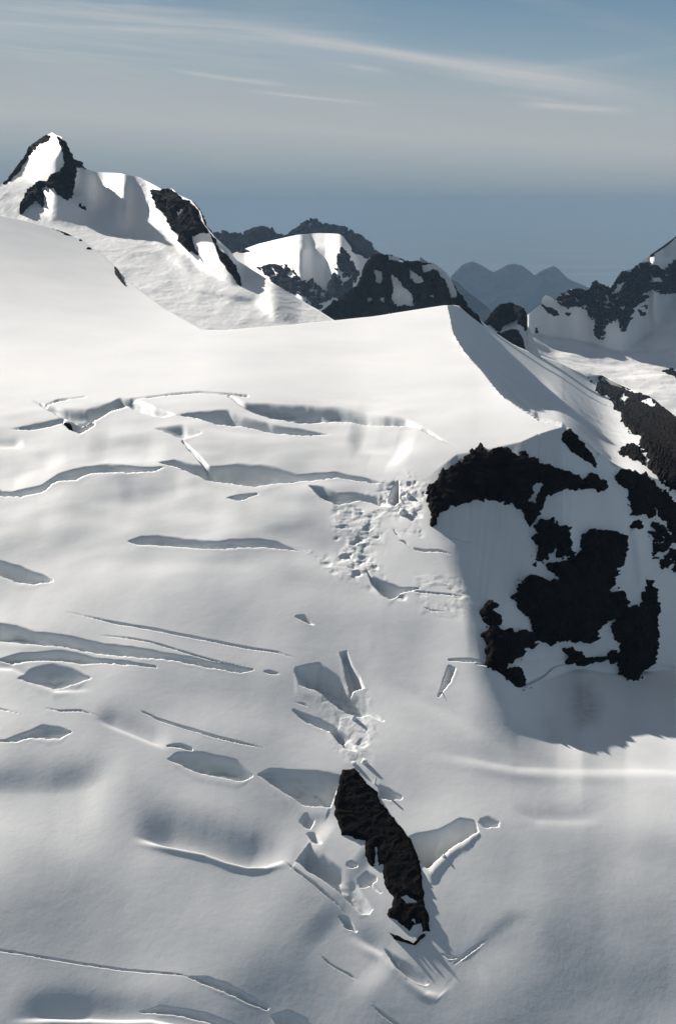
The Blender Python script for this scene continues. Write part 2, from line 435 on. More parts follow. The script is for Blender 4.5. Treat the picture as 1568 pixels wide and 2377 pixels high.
crack(pts('E', 630,570,740,620,860,655,960,685,1090,715,1225,742), 6, sd=32)
crack(pts('E', 180,570,280,590,380,590,500,625), 3.6, sd=33)
crack(pts('E', -60,560,0,575,120,610), 3.6, sd=34)
band(pts('E', 1225,398,1250,394,1300,410), pts('E', 1225,401,1260,416,1300,412), D=.8, wall=.4, sd=35)
band(pts('E', 1372,156,1410,150,1455,190), pts('E', 1372,160,1420,188,1455,196), D=.9, wall=.4, ice=.3, sd=36)
band(pts('P', 684,1552, 692,1532, 740,1542, 790,1573, 815,1600, 850,1628, 890,1668), pts('P', 684,1560, 695,1590, 740,1605, 790,1644, 828,1658, 850,1655, 890,1674), D=.9, wall=.3, sd=37)
band(pts('P', 680,1640, 700,1648, 740,1662, 780,1682, 815,1712), pts('P', 680,1645, 705,1668, 760,1690, 790,1706, 815,1716), D=.75, wall=.5, ice=.5, sd=38)
band(pts('P', 758,1672, 775,1678, 800,1700, 826,1738), pts('P', 758,1680, 778,1712, 805,1738, 826,1744), D=1.1, sd=39)
crack(pts('E', 1365,533,1410,545,1460,570), 3.5, sd=40)
band(pts('F', 40,492,60,540,100,600,118,650), pts('F', 8,492,30,560,45,640,70,690), D=1.3, wall=.2, ice=.4, sd=41)
band(pts('E', -120,720,30,724,130,688,200,658,280,668,335,686), pts('E', -120,725,30,733,90,732,140,717,200,720,280,720,335,690), D=.7, wall=.45, sd=42)
band(pts('E', 775,738,840,728,890,748), pts('E', 775,745,840,752,890,760), D=.7, wall=.5, sd=43)
band(pts('E', 783,802,820,770,950,772,1100,800,1170,860), pts('E', 783,806,850,832,920,862,1050,882,1130,894,1170,872), D=.75, wall=.35, sd=44)
band(pts('P', 600,1788, 625,1776, 675,1782, 740,1788, 790,1800), pts('P', 600,1791, 625,1808, 665,1833, 710,1861, 790,1866), D=.85, wall=.5, ice=.5, sd=45)
sag(pts('E', -300,960,0,960,250,960,420,930,560,890), 46, 110, 12)
sag(pts('E', 450,620,620,680,780,745), 28, 8, 5)
sag(pts('E', -100,370,60,385,255,492,420,490), 10, 6, 4)
sag(pts('P', 880,1560, 960,1600, 1040,1640, 1130,1690, 1250,1770), 50, 30, 7)
sag(pts('P', 990,1740, 1100,1756, 1200,1774, 1300,1780, 1568,1780, 1700,1776), 38, 14, 3.5, rim=.3)
crack(pts('P', 950,982, 990,1000, 1020,1018, 1058,1036), 7, D=.8, ice=.3, sd=93)
# --- lower slope
sag(pts('G', 640,205,790,232,950,262,1050,298,1150,322,1240,322,1330,300), 60, 9, 17, rim=.25)
sag(pts('G', 60,1070,250,1050,420,1040,700,1050,850,1090,1000,1120), 45, 10, 9, rim=.2)
crack(pts('G', -60,745,0,752,200,776,460,802,700,837,830,857,885,873), 4, sd=50)
band(pts('G', 875,870,960,873,1060,908,1160,958,1245,1002), pts('G', 875,874,940,907,1050,948,1150,993,1245,1020), D=.8, wall=.4, sd=51)
band(pts('G', 655,1012,750,998,850,1018,980,1050,1120,1108), pts('G', 655,1018,750,1030,850,1052,980,1092,1120,1150), D=.6, wall=.5, rise=.3, ice=.3, sd=52)
band(pts('G', 1262,1040,1330,1020,1420,1060,1470,1110), pts('G', 1262,1052,1290,1100,1380,1150,1470,1160), D=.7, wall=.6, ice=.3, sd=53)
crack(pts('G', 0,930,90,968), 3, sd=54)
# --- around the rock island
band(pts('H', 290,470,330,430,400,510,480,575,560,650,640,765), pts('H', 290,545,340,590,420,640,500,700,590,790,640,790), D=.9, wall=.5, rise=.15, ice=.5, sd=60)
crack(pts('H', 222,528,290,590,370,650,450,720,520,780), 6, D=1.0, sd=61)
band(pts('H', 306,330,335,308,372,345), pts('H', 306,348,330,378,372,392), D=.8, wall=.8, rise=.2, lip=0, ice=.2, sd=62)
band(pts('H', 340,398,375,400,405,455), pts('H', 340,410,370,455,405,462), D=1, wall=.4, ice=.3, sd=63)
band(pts('H', 525,556,545,548,568,562), pts('H', 525,570,545,585,568,572), D=1.2, wall=.8, rise=.3, lip=0, ice=0, sd=64)
band(pts('H', 575,625,620,590,660,615), pts('H', 575,655,610,675,660,640), D=.7, wall=.8, rise=.3, lip=0, ice=.2, sd=65)
band(pts('H', 585,650,630,640,680,690), pts('H', 585,668,630,658,680,702), D=1.3, wall=.5, ice=0, sd=66)
band(pts('H', 400,260,450,210,480,200), pts('H', 400,300,470,400,530,420), D=.8, wall=.6, ice=.5, sd=67)
band(pts('H', 815,440,950,418,1050,368,1115,378,1130,395), pts('H', 815,520,900,600,920,575,1000,505,1130,432), D=1.3, wall=.42, rise=.1, lip=.06, ice=.5, sd=68)
band(pts('H', 1140,372,1180,360,1228,385), pts('H', 1140,390,1160,418,1228,408), D=.7, wall=.8, rise=.25, lip=0, ice=.2, sd=69)

band(pts('H', 672,195,720,215,775,245), pts('H', 672,250,720,262,775,262), D=.8, wall=.4, ice=.4, sd=70)
crack(pts('H', 960,985,1000,1002,1035,1004), 9, D=1.4, ice=0, sd=71)
crack(pts('H', 1010,1040,1060,1000,1110,965,1172,925), 6, D=1.3, ice=.2, sd=72)
band(pts('H', 700,940,760,985,830,1040,900,1110), pts('H', 700,946,750,1045,820,1095,900,1126), D=.7, wall=.6, ice=.3, sd=73)
band(pts('H', 488,788,530,800,570,860), pts('H', 488,800,520,850,570,872), D=.9, wall=.5, ice=.4, sd=74)
crack(pts('H', 400,980,440,1020,480,1045,530,1070,590,1112), 4, sd=75)
crack(pts('H', 635,1215,690,1265,770,1320,900,1420), 6, sd=76)
sag(pts('H', 560,870,700,960,820,1080,900,1140,960,1160,1000,1130), 34, 12, 7, rim=.4)
sag(pts('H', 1000,1030,1100,1020,1200,930,1300,860,1400,830), 22, 60, 2.0)
sag(pts('H', 380,800,500,900,620,1030,700,1090), 70, 70, 5)
sag(pts('H', 1300,330,1400,365,1560,360,1700,355), 22, 14, 2.2)
sag(pts('H', 380,400,470,440,560,500,620,560), 40, 60, -6)
# --- icefall under the pass
ICEFALL = [(pts('P', 880,1118, 945,1095, 985,1120, 975,1240, 925,1230, 885,1165), .42), (pts('P', 775,1205, 850,1180, 890,1230, 880,1330, 940,1390, 880,1380, 790,1320), .34),
           (pts('P', 960,1330, 1080,1340, 1080,1430, 980,1420), .14), (pts('P', 700,1270, 790,1300, 860,1370, 780,1345), .2),
           (pts('P', 735,1620, 850,1600, 870,1700, 850,1790, 790,1760), .16), (pts('P', 770,1150, 890,1140, 880,1200, 780,1190), .3)]
def blocks(x, y, size):
    """broken ice: tilted blocks of uneven height, and the distance to the nearest gap between them"""
    x = x/size; y = y/size*.8
    x = x+.35*perlin(x*.7, y*.7, 3.1); y = y+.35*perlin(x*.7+9, y*.7, 5.1)
    xi, yi = np.floor(x).astype(int), np.floor(y).astype(int)
    d1 = np.full(x.shape, 9.); d2 = np.full(x.shape, 9.); h = np.zeros(x.shape)
    for dx in (-1, 0, 1):
        for dy in (-1, 0, 1):
            k = PERM[(PERM[(xi+dx) & 255]+yi+dy) & 255]; g = GR[k]
            px = xi+dx+.5+.45*g[..., 0]; py = yi+dy+.5+.45*g[..., 1]
            d = np.hypot(x-px, y-py)
            hh = g[..., 2]*.8+(x-px)*GR[(k+7) & 255][..., 0]*1.1+(y-py)*GR[(k+7) & 255][..., 1]*1.1
            n = d < d1
            d2 = np.where(n, d1, np.minimum(d2, d)); h = np.where(n, hh, h); d1 = np.where(n, d, d1)
    return h, d2-d1
for poly, amp in ICEFALL:
    m = box_of(poly, U, V, 25)
    w = ss(-14, 14, sdist(poly, U[m], V[m]))*amp
    bh, gapd = blocks(XW[m], YW[m], 7.5); b2, g2 = blocks(XW[m]+71, YW[m]-33, 3.6)
    bh = bh*.8+b2*.45+.9*fbm(XW[m]/12, YW[m]/12, 8.8, 3); gapd = np.minimum(gapd, g2+.12)
    w = w*ss(-.35, .25, fbm(XW[m]/16, YW[m]/20, 1.9, 3)+.12)
    lump = fbm(XW[m]/11, YW[m]/13, 2.7, 4, .55)*2.1 - 2.6*ss(.22, .5, perlin(XW[m]/7, YW[m]/8, 6.6))
    G.dz[m] += w*(lump + .45*(bh*1.7-.5-1.2*(1-ss(0, .14, gapd))))
    ICEW[m] = np.maximum(ICEW[m], w*.7*(1-ss(.02, .25, gapd)))
crack(pts('D', 265,603,310,615,350,648,400,657,470,656,530,672), 5, D=1.5, ice=0, sd=80)
crack(pts('D', 250,540,270,575,310,600), 4, D=1.3, ice=.2, sd=81)
band(pts('D', 235,420,255,350,280,330), pts('D', 235,430,262,450,280,430), D=1.2, ice=.5, sd=82)
band(pts('D', 130,738,160,778,220,800,300,826,375,824), pts('D', 130,745,155,812,205,872,250,890,290,850,375,830), D=1.0, wall=.3, sd=83)
crack(pts('D', 480,588,540,596,600,610,640,615), 4, ice=.3, sd=84)
crack(pts('D', 300,835,400,845,500,850,600,858), 4, ice=.5, sd=85)
crack(pts('D', 355,905,440,930,560,935), 3, ice=.3, sd=86)
crack(pts('D', 275,350,305,300), 4, ice=.3, sd=87)
crack(pts('D', 20,640,60,690,120,730), 5, ice=.3, sd=88)
band(pts('F', 515,515,600,515,690,530), pts('F', 515,525,600,530,690,536), D=1.0, ice=.3, sd=89)
# open randkluft that marks the foot of the headwall
crack(pts('F', 640,540,700,545,760,580,830,640,880,628,940,605,1000,560,1060,550), 10, D=2.6, ice=0, sd=90)
crack(pts('F', 1460,530,1510,545,1568,552,1700,560), 10, D=2.6, ice=0, sd=91)
band(pts('P', 1042,1540, 1030,1570, 1016,1608), pts('P', 1060,1540, 1046,1575, 1018,1612), D=1.1, wall=.5, ice=.3, sd=92)
# dust under the wall
for poly, a in ((pts('F', 1100,650,1170,640,1215,740,1190,810,1120,830,1095,740), .8), (pts('F', 950,800,990,800,1030,930,980,900), .35)):
    m = box_of(poly, U, V, 40)
    GRIT[m] = np.maximum(GRIT[m], a*ss(-26, 22, sdist(poly, U[m], V[m])))
# wind scoops and swells
lf = ss(880, 1050, V)
G.dz += (fbm(XW/80, YW/90, .5, 2)*2.2 + fbm(XW/24, YW/34, 4.5, 2)*.13)*(.2+.8*lf)
upz = ss(905, 965, V)*(1-ss(1230, 1420, V))*(1-ss(900, 990, U))
G.dz += upz*(1.15*perlin(XW/60+.3, YW/30+XW/90, 9.4) + .4*perlin(XW/28, YW/17-XW/60, 1.4))
loz = ss(1380, 1560, V)
G.dz += loz*(.62*perlin(XW/75, YW/30+XW/85, 3.4) + .03*perlin(XW/22, YW/11+XW/40, 5.7))
# streaks down the lee slope
m = box_of(lee, U, V, 5)
G.dz[m] += ss(-2, 25, sdist(lee, U[m], V[m]))*fbm((U[m]-V[m]*.78)/26, (V[m]+U[m]*.3)/240, 2.2, 3)*.35
m = box_of(cliff, U, V, 5)
G.dz[m] += ss(-2, 40, sdist(cliff, U[m], V[m]))*(fbm((U[m]+V[m]*.1)/30, V[m]/260, 6.2, 4)*.6)
# snow ridges added to catch the sun, then faint cornice fracture along the crest
def snowridge(line, w, h):
    m = box_of(line, U, V, 30)
    d = np.full(m.sum(), 1e9)
    for (ax, ay), (bx, by) in zip(line[:-1], line[1:]):
        t = np.clip(((U[m]-ax)*(bx-ax)+(V[m]-ay)*(by-ay))/((bx-ax)**2+(by-ay)**2), 0, 1)
        d = np.minimum(d, np.hypot(U[m]-ax-t*(bx-ax), V[m]-ay-t*(by-ay)))
    G.dz[m] += h*np.exp(-(d/w)**2)
snowridge(pts('D', 1380,590, 1392,680, 1402,760, 1412,835), 11, 5.0)  # gully rib, added and shaped so its left side would be sunlit
snowridge(pts('D', 1215,235, 1260,275, 1310,305), 9, 3.0)  # small snow fin, raised for a bright spot
snowridge(pts('B', 570,560,650,650,740,750,830,850,910,925), 5, 1.1)

P1 = G.pos()
glacier = tag(sheet_mesh(G, 'glacier', SNOW, 900, dict(ice=ICEW, grit=GRIT)), 'broad white glacier slope broken by crevasses below a bright snow plateau', 'glacier', kind='structure')

# ------------------------------------------------------------------ rocks standing through the glacier
def R(name, poly, label, cat='rock', group=None, **k):
    kk = dict(h=4.0, mat=ROCK); kk.update(k)
    o = rock(G, P1, name, poly, **kk)
    return tag(o, label, cat, group)
HG = 'rock outcrops on the shaded headwall'
R('rock_outcrop', pts('D', 430,530,412,420,415,370,480,290,560,250,620,190,665,175,690,200,750,165,800,185,830,215,870,200,930,240,990,265,1060,290,1120,315,1180,295,1230,330,1243,380,
  1180,365,1080,365,1010,385,960,410,940,450,930,490,890,530,860,500,850,450,800,430,720,410,640,415,560,440,500,470,465,485,455,535),
  'long arched black rock band just under the bright snow lip', group=HG, seed=1, rag=5, holes=(pts('D', 890,425,905,340,950,345,910,430),))
R('rock_outcrop', pts('D', 1035,130,1050,90,1075,88,1130,150,1190,230,1197,272,1130,215,1080,190), 'narrow slanting black rock at the tip of the snow ridge', group=HG, seed=2, rag=2, h=3)
R('rock_outcrop', pts('D', 915,720,925,640,910,590,920,520,960,510,1010,525,1060,560,1070,610,1080,660,1040,690,1000,640,960,690), 'small broken black rock between the arched band and the biggest rock mass', group=HG, seed=3, rag=8)
R('rock_outcrop', pts('F', 970,90,1030,70,1110,40,1130,-50,1190,-75,1300,-55,1325,0,1310,90,1265,150,1250,220,1300,200,1330,270,1290,340,1240,350,1200,380,1180,430,1100,450,1040,450,1000,460,950,455,
  900,440,905,400,880,340,850,310,805,250,830,205,835,160,880,155,960,170,1030,160), 'biggest black rock mass in the middle of the shaded headwall', group=HG, seed=4, h=6)
R('rock_outcrop', pts('F', 655,300,670,265,700,245,740,265,705,290,755,320,760,360,720,370,680,355), 'small hook shaped rock on the west edge of the headwall snow', group=HG, seed=5, rag=3, h=3)
R('rock_outcrop', pts('F', 665,385,730,375,790,400,850,385,900,420,905,470,860,480,850,520,800,540,760,580,820,560,870,630,830,645,770,590,720,570,680,540,680,460),
  'ragged black rock ending in a downward spur at the foot of the headwall', group=HG, seed=6)
R('rock_outcrop', pts('F', 1260,400,1310,290,1400,280,1440,160,1475,240,1465,330,1470,430,1450,550,1400,600,1360,615,1310,590,1290,540,1200,520,1150,550,1060,545,1050,490,1110,500,1160,525,1260,495,1300,490,1300,450),
  'tall black rock buttress reaching lowest at the foot of the headwall', group=HG, seed=7, h=6)
R('rock_outcrop', pts('D', 1280,320,1340,300,1420,305,1480,370,1568,450,1700,520,1700,700,1568,600,1500,520,1470,460,1470,510,1400,500,1360,490,1340,400), 'black rock rib beyond the snow gully under a thin white snow strip', group=HG, seed=8)
R('rock_outcrop', pts('D', 1345,552,1370,520,1395,518,1415,555,1385,582), 'tiny round black rock above the sunlit snow tongue', group=HG, seed=9, rag=3, h=2.5)
R('rock_outcrop', pts('D', 1430,540,1480,525,1568,600,1700,680,1700,820,1568,760,1500,740,1460,680), 'patchy snow speckled rock low beside the sunlit snow tongue', group=HG, seed=10, patch=.12)
R('rock_outcrop', pts('D', 1142,-154,1222,-158,1330,-105,1440,-65,1568,35,1800,120,1800,560,1568,410,1500,340,1440,270,1410,200,1390,130,1310,50,1300,0,1240,-70,1180,-120),
  'broad black rock slope on the skyline beyond the shaded lee snow', group=HG, seed=11, h=6, holes=(pts('B', 1310,850,1330,835,1345,850,1325,875), pts('B', 1400,865,1450,850,1490,885,1440,890), pts('B', 1175,765,1225,755,1215,785)))
R('rock_outcrop', pts('D', 1300,200,1350,150,1400,170,1430,260,1370,240), 'scatter of little rocks poking through snow beside the broad rock slope', group=HG, seed=12, patch=-.08, h=2.5, rag=4, freq=1.8)
R('rock_island', pts('H', 500,130,560,120,600,170,665,230,680,270,760,370,830,470,860,530,870,640,880,740,905,830,905,880,875,882,868,845,830,850,815,885,760,830,700,800,730,760,740,720,695,650,690,560,
  640,570,605,520,610,450,560,435,500,420,470,330,465,270,480,200), 'elongated dark brown rock island rising through the lower glacier', seed=13, h=1.9, rag=2, edge=7, rough=.6,
  holes=(pts('H', 650,560,660,480,672,560), pts('H', 775,720,800,712,850,745,800,750), pts('H', 820,830,838,815,845,850)))
R('rock_sill', pts('H', 715,872,745,890,800,920,832,935,860,905,895,892,840,945,795,930,740,905), 'thin black rock edge bent in a V below the rock island', seed=14, h=2.5, rag=1, edge=4)
R('rock_tooth', pts('A', 245,518,268,520,300,495,318,498,330,530,352,555,300,545,270,530), 'low brown rock cresting the near snow shoulder under the pointed peak', seed=15, h=5, rag=2, edge=4)
R('rock_tooth', pts('A', 523,678,538,676,548,705,562,740,590,790,560,765,535,725), 'thin dark rock fin on the snow shoulder beside its shadow', seed=16, h=5, rag=1.5, edge=4)
R('rock_tooth', pts('A', 365,568,380,565,384,574,370,574), 'speck of brown rock on the snow shoulder ridge', seed=17, h=3, rag=1, edge=3)
R('rock_tooth', pts('A', 400,606,425,604,424,614,404,615), 'flat grey rock speck below the brown speck on the shoulder', seed=18, h=3, rag=1, edge=3)
R('rock_tooth', pts('C', 300,240,330,240,345,258,385,255,390,275,372,292,345,275), 'small dark rock showing in the bottom of a crevasse on the upper slope', seed=19, h=2, rag=2, edge=4)

# ------------------------------------------------------------------ loose ice
import bmesh
def ice_block(u, v, size, label, stretch=(1, 1, 1), turn=(0, 0, 0), seed=0, name='ice_block', sink=.36):
    rr = np.random.default_rng(seed+40)
    q = sample(G, P1, np.array([u], float), np.array([v], float))[0]
    r = size*q[1]/F*.4
    bm = bmesh.new()
    d = rr.normal(size=(26, 3)); d /= np.abs(d).max(1)[:, None]**.75*np.linalg.norm(d, axis=1)[:, None]**.25
    for k in d*rr.uniform(.8, 1.05, (26, 1)): bm.verts.new(k*r*np.array(stretch))
    h = bmesh.ops.convex_hull(bm, input=bm.verts)
    bmesh.ops.delete(bm, geom=[g for g in h['geom_interior'] if isinstance(g, bmesh.types.BMVert)], context='VERTS')
    bmesh.ops.bevel(bm, geom=bm.edges[:], offset=r*.07, segments=2, affect='EDGES', profile=.6)
    me = bpy.data.meshes.new(name); bm.to_mesh(me); bm.free(); me.materials.append(ICE)
    o = bpy.data.objects.new(name, me); COL.objects.link(o)
    o.rotation_euler = turn; o.location = q+np.array([0, 0, r*stretch[2]*(1-2*sink)])
    return tag(o, label, 'ice block', 'loose ice on the glacier')
ice_block(935, 1190, 30, 'rounded grey ice block wedged in the icefall beside the arched black rock', (1, 1, .9), (.2, .1, .6), 1)
ice_block(948, 1150, 17, 'pale ice block perched just above the rounded grey block', (1, .8, 1.2), (.3, .2, 1.1), 2)
ice_block(905, 1150, 14, 'small ice block on the snowy edge of the upper icefall', (1.2, .8, 1), (.1, .4, .2), 3)
ice_block(822, 1664, 15, 'white ice block stuck below the dark upright crevasse slot', (1, .8, 1.5), (.2, .3, .9), 4)
ice_block(838, 1648, 11, 'little white ice chip beside the block below the crevasse slot', (.8, .8, 1.3), (.4, .1, .4), 5)
ice_block(822, 1772, 17, 'bright white ice block at the very top of the rock island', (1.1, .8, 1), (.2, .5, .4), 6)
ice_block(846, 1768, 19, 'pale ice block next to the top of the rock island', (.9, .9, 1.2), (.1, .2, 1.3), 7)
ice_block(870, 1815, 16, 'thin upright ice splinter on the east edge of the rock island', (.4, .4, 2.3), (.1, .12, .3), 8)
ice_block(1040, 1578, 62, 'long thin ice flake leaning beside a dark slot at the foot of the headwall', (.07, .85, .16), (0, .25, -.62), 9, 'ice_flake', .1)
ice_block(990, 2012, 14, 'crusty ice lump on the bright lip of the trough beside the rock island', (1.4, 1, .8), (0, .2, .5), 10)
ice_block(1030, 1990, 11, 'smaller ice lump farther along the trough lip', (1.3, 1, .8), (.1, .2, .9), 11)

# ================================================================== mountains
def even(s, Y, n):
    L = np.log(Y); vg = np.linspace(s.top.min()-2, s.vbot, 400)
    B = np.stack([np.interp(vg, s.V[::-1, i], L[::-1, i]) for i in range(s.nu)], 1)
    D = np.stack([soft(r, n) for r in B], 0)-B
    for i in range(s.nu): L[:, i] += np.interp(s.V[:, i], vg, D[:, i])
    return np.exp(L)
def mountain(name, label, skyline, vbot, y0, base_alpha, paints, nu, nv, far, mat=None, rough=(0, 1), u=None, rocks=(), cat='mountain', mat_rock=None, warp=None, soften=7):
    sk = skyline
    du = u or (sk[0, 0], sk[-1, 0])
    def al(U_, V_):
        A = base_alpha(U_, V_) if callable(base_alpha) else np.full(U_.shape, float(base_alpha))
        return paint(paints)(A, U_, V_)
    s = relief(sk, vbot, du[0], du[1], nu, nv, y0, al, fix=lambda s_, Y: even(s_, Y, soften))
    x, y, z = s.X*s.Y, s.Y, -s.T*s.Y
    amp, sz = rough
    if amp:
        fade = ss(0, 14, s.V-s.top[None, :])*.8+.2
        s.dz += amp*ridged(x/sz, y/sz, z/sz*.6, 5, .55)*fade
    if warp: warp(s)
    p = s.pos()
    o = tag(sheet_mesh(s, name, mat or SNOW_FAR, far), label, cat, 'mountains around the glacier', 'structure')
    for i, (poly, kw) in enumerate(rocks):
        k = dict(h=14, mat=mat_rock or ROCK_FAR, step=1.6, seed=i+3, edge=4, rag=3); k.update(kw)
        rock(s, p, 'rock_face', poly, parent=o, **k)
    return o
# --- pointed snow peak with its long shoulder
skM = pts('A', -500,420,-100,390,0,318,40,290,75,235,110,190,140,140,200,97,243,72,262,84,285,92,310,130,330,190,345,198,365,203,400,240,450,256,560,262,650,280,720,318,760,342,800,333,830,362,890,388,930,440,
          950,500,1000,560,1060,612,1100,665,1160,702,1250,760,1350,820,1430,870,1475,895,1560,950,1700,1060)
mountain('snow_peak', 'pointed snow peak edged with black rock above a long snowy shoulder', skM, 860., 2100., 17,
  [(pts('A', -50,325,150,300,170,330,220,420,200,500,60,460,-100,440), 24, 20), (pts('A', 265,90,330,190,345,330,300,400,220,330,150,310,190,220,250,180), 52, 5),
   (pts('A', 190,330,330,380,430,430,410,500,230,500), 37, 16), (pts('A', 20,310,110,190,250,80,265,160,190,220,150,305), 12, 6),
   (pts('A', 520,330,600,275,720,270,800,340,790,440,800,560,700,490,600,460,540,400), 31, 26), (pts('A', 540,450,590,470,605,520,560,545), 40, 6),
   (pts('A', 720,330,900,390,960,500,1060,640,1120,790,1060,780,940,720,870,650,790,560,740,450), 46, 6),
   (pts('A', 720,580,800,660,880,720,850,720,740,610), 34, 8), (pts('A', 860,805,1000,820,1190,845,1180,870,1080,858), 38, 6), (pts('A', 1180,860,1260,870,1380,960,1270,960), 34, 8)],
  500, 420, 900, rough=(2.4, 110), soften=12, rocks=[
  (pts('A', 10,312,60,255,110,190,130,140,200,95,245,70,248,105,200,120,150,165,120,215,75,280,30,312), dict(h=8)),
  (pts('A', 265,88,290,100,325,190,350,200,400,240,345,242,335,380,300,390,270,360,210,310,250,280,300,230,295,180), dict(h=10)),
  (pts('A', 90,460,100,420,130,360,190,310,230,300,200,340,205,430,170,400,120,430), dict()),
  (pts('A', 715,350,760,345,800,333,830,368,880,388,920,430,940,490,970,540,920,550,880,560,830,550,790,500,770,450,735,430), dict(h=12, holes=(pts('A', 765,400,790,410,800,450,775,440), pts('A', 840,430,875,420,870,450,850,450), pts('A', 822,440,838,450,845,490,830,485)))),
  (pts('A', 840,590,860,545,890,560,900,610,920,640,880,630), dict()),
  (pts('A', 975,540,1000,565,1020,620,1060,650,1090,700,1120,780,1122,800,1060,720,1020,660,1000,610), dict(h=8, rag=1.5)),
  (pts('A', 300,415,330,398,390,415,420,465,400,440,350,410), dict(h=6, rag=2, patch=.1))])
# --- snow dome and the dark ridge behind it
skD = pts('P', 430,560, 505,548, 520,545, 545,552, 570,548, 600,540, 625,537, 645,546, 662,551, 690,534, 708,519, 722,513, 736,516, 745,530, 770,536, 790,536, 815,546, 835,562, 860,582, 872,600, 900,650, 960,720)
mountain('rock_ridge', 'dark rocky ridge with a blunt horn behind the snow dome', skD, 800., 7600., 30, [], 260, 120, 2500, rough=(30, 320), mat=SNOW_FAR,
  rocks=[(pts('P', 430,562, 505,548, 545,552, 600,540, 645,546, 662,551, 690,534, 722,512, 745,530, 790,536, 835,562, 872,600, 900,650, 930,700, 800,720, 560,640, 430,620), dict(h=40, patch=.42, freq=1.6))])
skS = pts('P', 430,640, 500,612, 545,586, 600,566, 640,556, 690,545, 740,541, 785,543, 805,553, 822,572, 845,588, 868,604, 885,660, 960,760)
mountain('snow_dome', 'rounded snow dome with a bright top and rocky shaded flank', skS, 860., 5600., 14,
  [(pts('P', 575,612, 640,592, 700,580, 790,575, 800,600, 870,640, 900,760, 700,760, 620,680), 36, 7), (pts('P', 785,578, 812,600, 830,640, 800,700, 750,690, 790,620), 46, 4),
   (pts('P', 700,640, 770,650, 770,700, 720,710), 18, 12), (pts('P', 790,572, 860,590, 860,640, 825,620), 18, 5)], 330, 260, 2200, rough=(4, 220), rocks=[
  (pts('P', 600,622, 640,612, 680,622, 700,650, 690,680, 650,680, 625,650), dict(h=18, patch=.12, freq=1.7)),
  (pts('P', 660,660, 720,650, 770,690, 740,720, 690,710), dict(h=18, patch=.05, freq=1.7)),
  (pts('P', 790,580, 812,600, 832,640, 800,700, 752,696, 770,650), dict(h=20, patch=.45, freq=1.5)),
  (pts('P', 548,584, 570,578, 580,584, 560,588), dict(h=14, rag=1)), (pts('P', 795,545, 822,566, 845,585, 868,602, 872,614, 850,602, 820,585, 803,560), dict(h=16, rag=2, patch=.5))])
# --- dark knob behind the plateau crest
skK = pts('P', 640,830, 728,748, 765,716, 800,690, 828,668, 842,650, 852,628, 862,606, 874,596, 888,593, 905,592, 922,598, 934,602, 948,611, 956,616, 964,612, 978,612, 1003,611, 1018,619, 1032,631, 1044,646, 1054,664, 1064,688, 1082,716, 1120,760, 1190,830)
mountain('rocky_knob', 'squat black rocky knob patched with snow behind the plateau crest', skK, 900., 3100., 41, [], 330, 240, 900, rough=(7, 70), soften=3, rocks=[
  (pts('P', 640,832, 728,747, 765,715, 800,689, 828,667, 842,649, 852,627, 862,605, 874,595, 905,591, 922,597, 948,610, 964,611, 1003,610, 1018,618, 1044,645, 1054,663, 1064,687, 1085,718, 1125,765, 1100,840, 640,860),
   dict(h=13, rag=1.5, freq=2.4, patch=.62, step=1.2, holes=(pts('B', 168,268,200,275,206,310,195,345,178,335), pts('B', 243,288,275,300,300,345,345,385,352,440,262,440,245,400,258,350),
   pts('B', 330,268,370,290,402,322,375,332,335,318), pts('B', 205,193,262,193,300,215,330,236,282,238,240,225), pts('B', 385,242,440,226,480,245,520,290,548,370,558,408,525,400,505,330,470,295,440,278,400,290),
   pts('B', 135,398,160,400,158,428,138,422), pts('B', 415,375,440,372,445,400,420,405), pts('B', 195,400,215,395,212,420,198,420))))])
# --- hazy blue summits
skT = pts('B', 440,420,500,330,540,272,580,232,622,221,665,237,720,270,745,258,790,236,822,232,860,245,910,286,950,260,1000,243,1030,264,1065,303,1130,330,1200,360,1320,420)
mountain('triple_summit', 'three soft blue forested summits in far haze', skT, 900., 27000., 24, [], 260, 120, 12000, rough=(140, 1600), mat=FOREST)
skU = pts('B', 380,200,520,300,560,320,600,362,650,398,690,430,730,470,790,540,900,660)
mountain('valley_spur', 'dark blue spur falling into the hazy valley below the three summits', skU, 960., 15000., 28, [], 160, 120, 5000, rough=(70, 800), mat=FOREST)
# --- small dark spur and the range beyond it
skV = pts('B', 560,560,640,520,690,488,715,455,745,420,790,408,815,414,850,428,872,452,878,480,868,500,890,540,930,640,1000,760)
mountain('rocky_spur', 'small black rocky spur with one bright snow ledge behind the lee slope', skV, 960., 3500., 34, [(pts('B', 750,548,790,510,832,496,835,520,800,540), 8, 3)], 200, 160, 600, rough=(5, 60), rocks=[
  (pts('B', 560,565,690,486,745,418,790,406,850,426,874,452,880,500,868,545,860,530,832,520,835,494,790,508,750,548,735,545,700,510), dict(h=9, rag=1.5, patch=.7)),
  (pts('B', 735,545,760,560,800,540,835,545,850,570,862,615,880,690,700,690), dict(h=9, rag=1.5))])
def valley(s):
    x, y = s.X*s.Y, s.Y
    lowp = ss(690, 800, s.V)
    s.dz += lowp*(fbm(x/420+y/900, y/260, 3.3, 4)*16 + 22*perlin(x/900, y/420+x/1500, 8.1)*ss(760, 860, s.V))
skR = pts('B', 800,560,850,500,862,478,900,445,940,415,948,385,962,374,985,382,1010,402,1035,370,1060,352,1100,343,1150,350,1162,345,1180,325,1198,303,1212,320,1235,325,1262,340,1285,305,1312,265,1360,255,1400,225,1450,185,1500,150,1568,100,1800,-80,2000,-160)
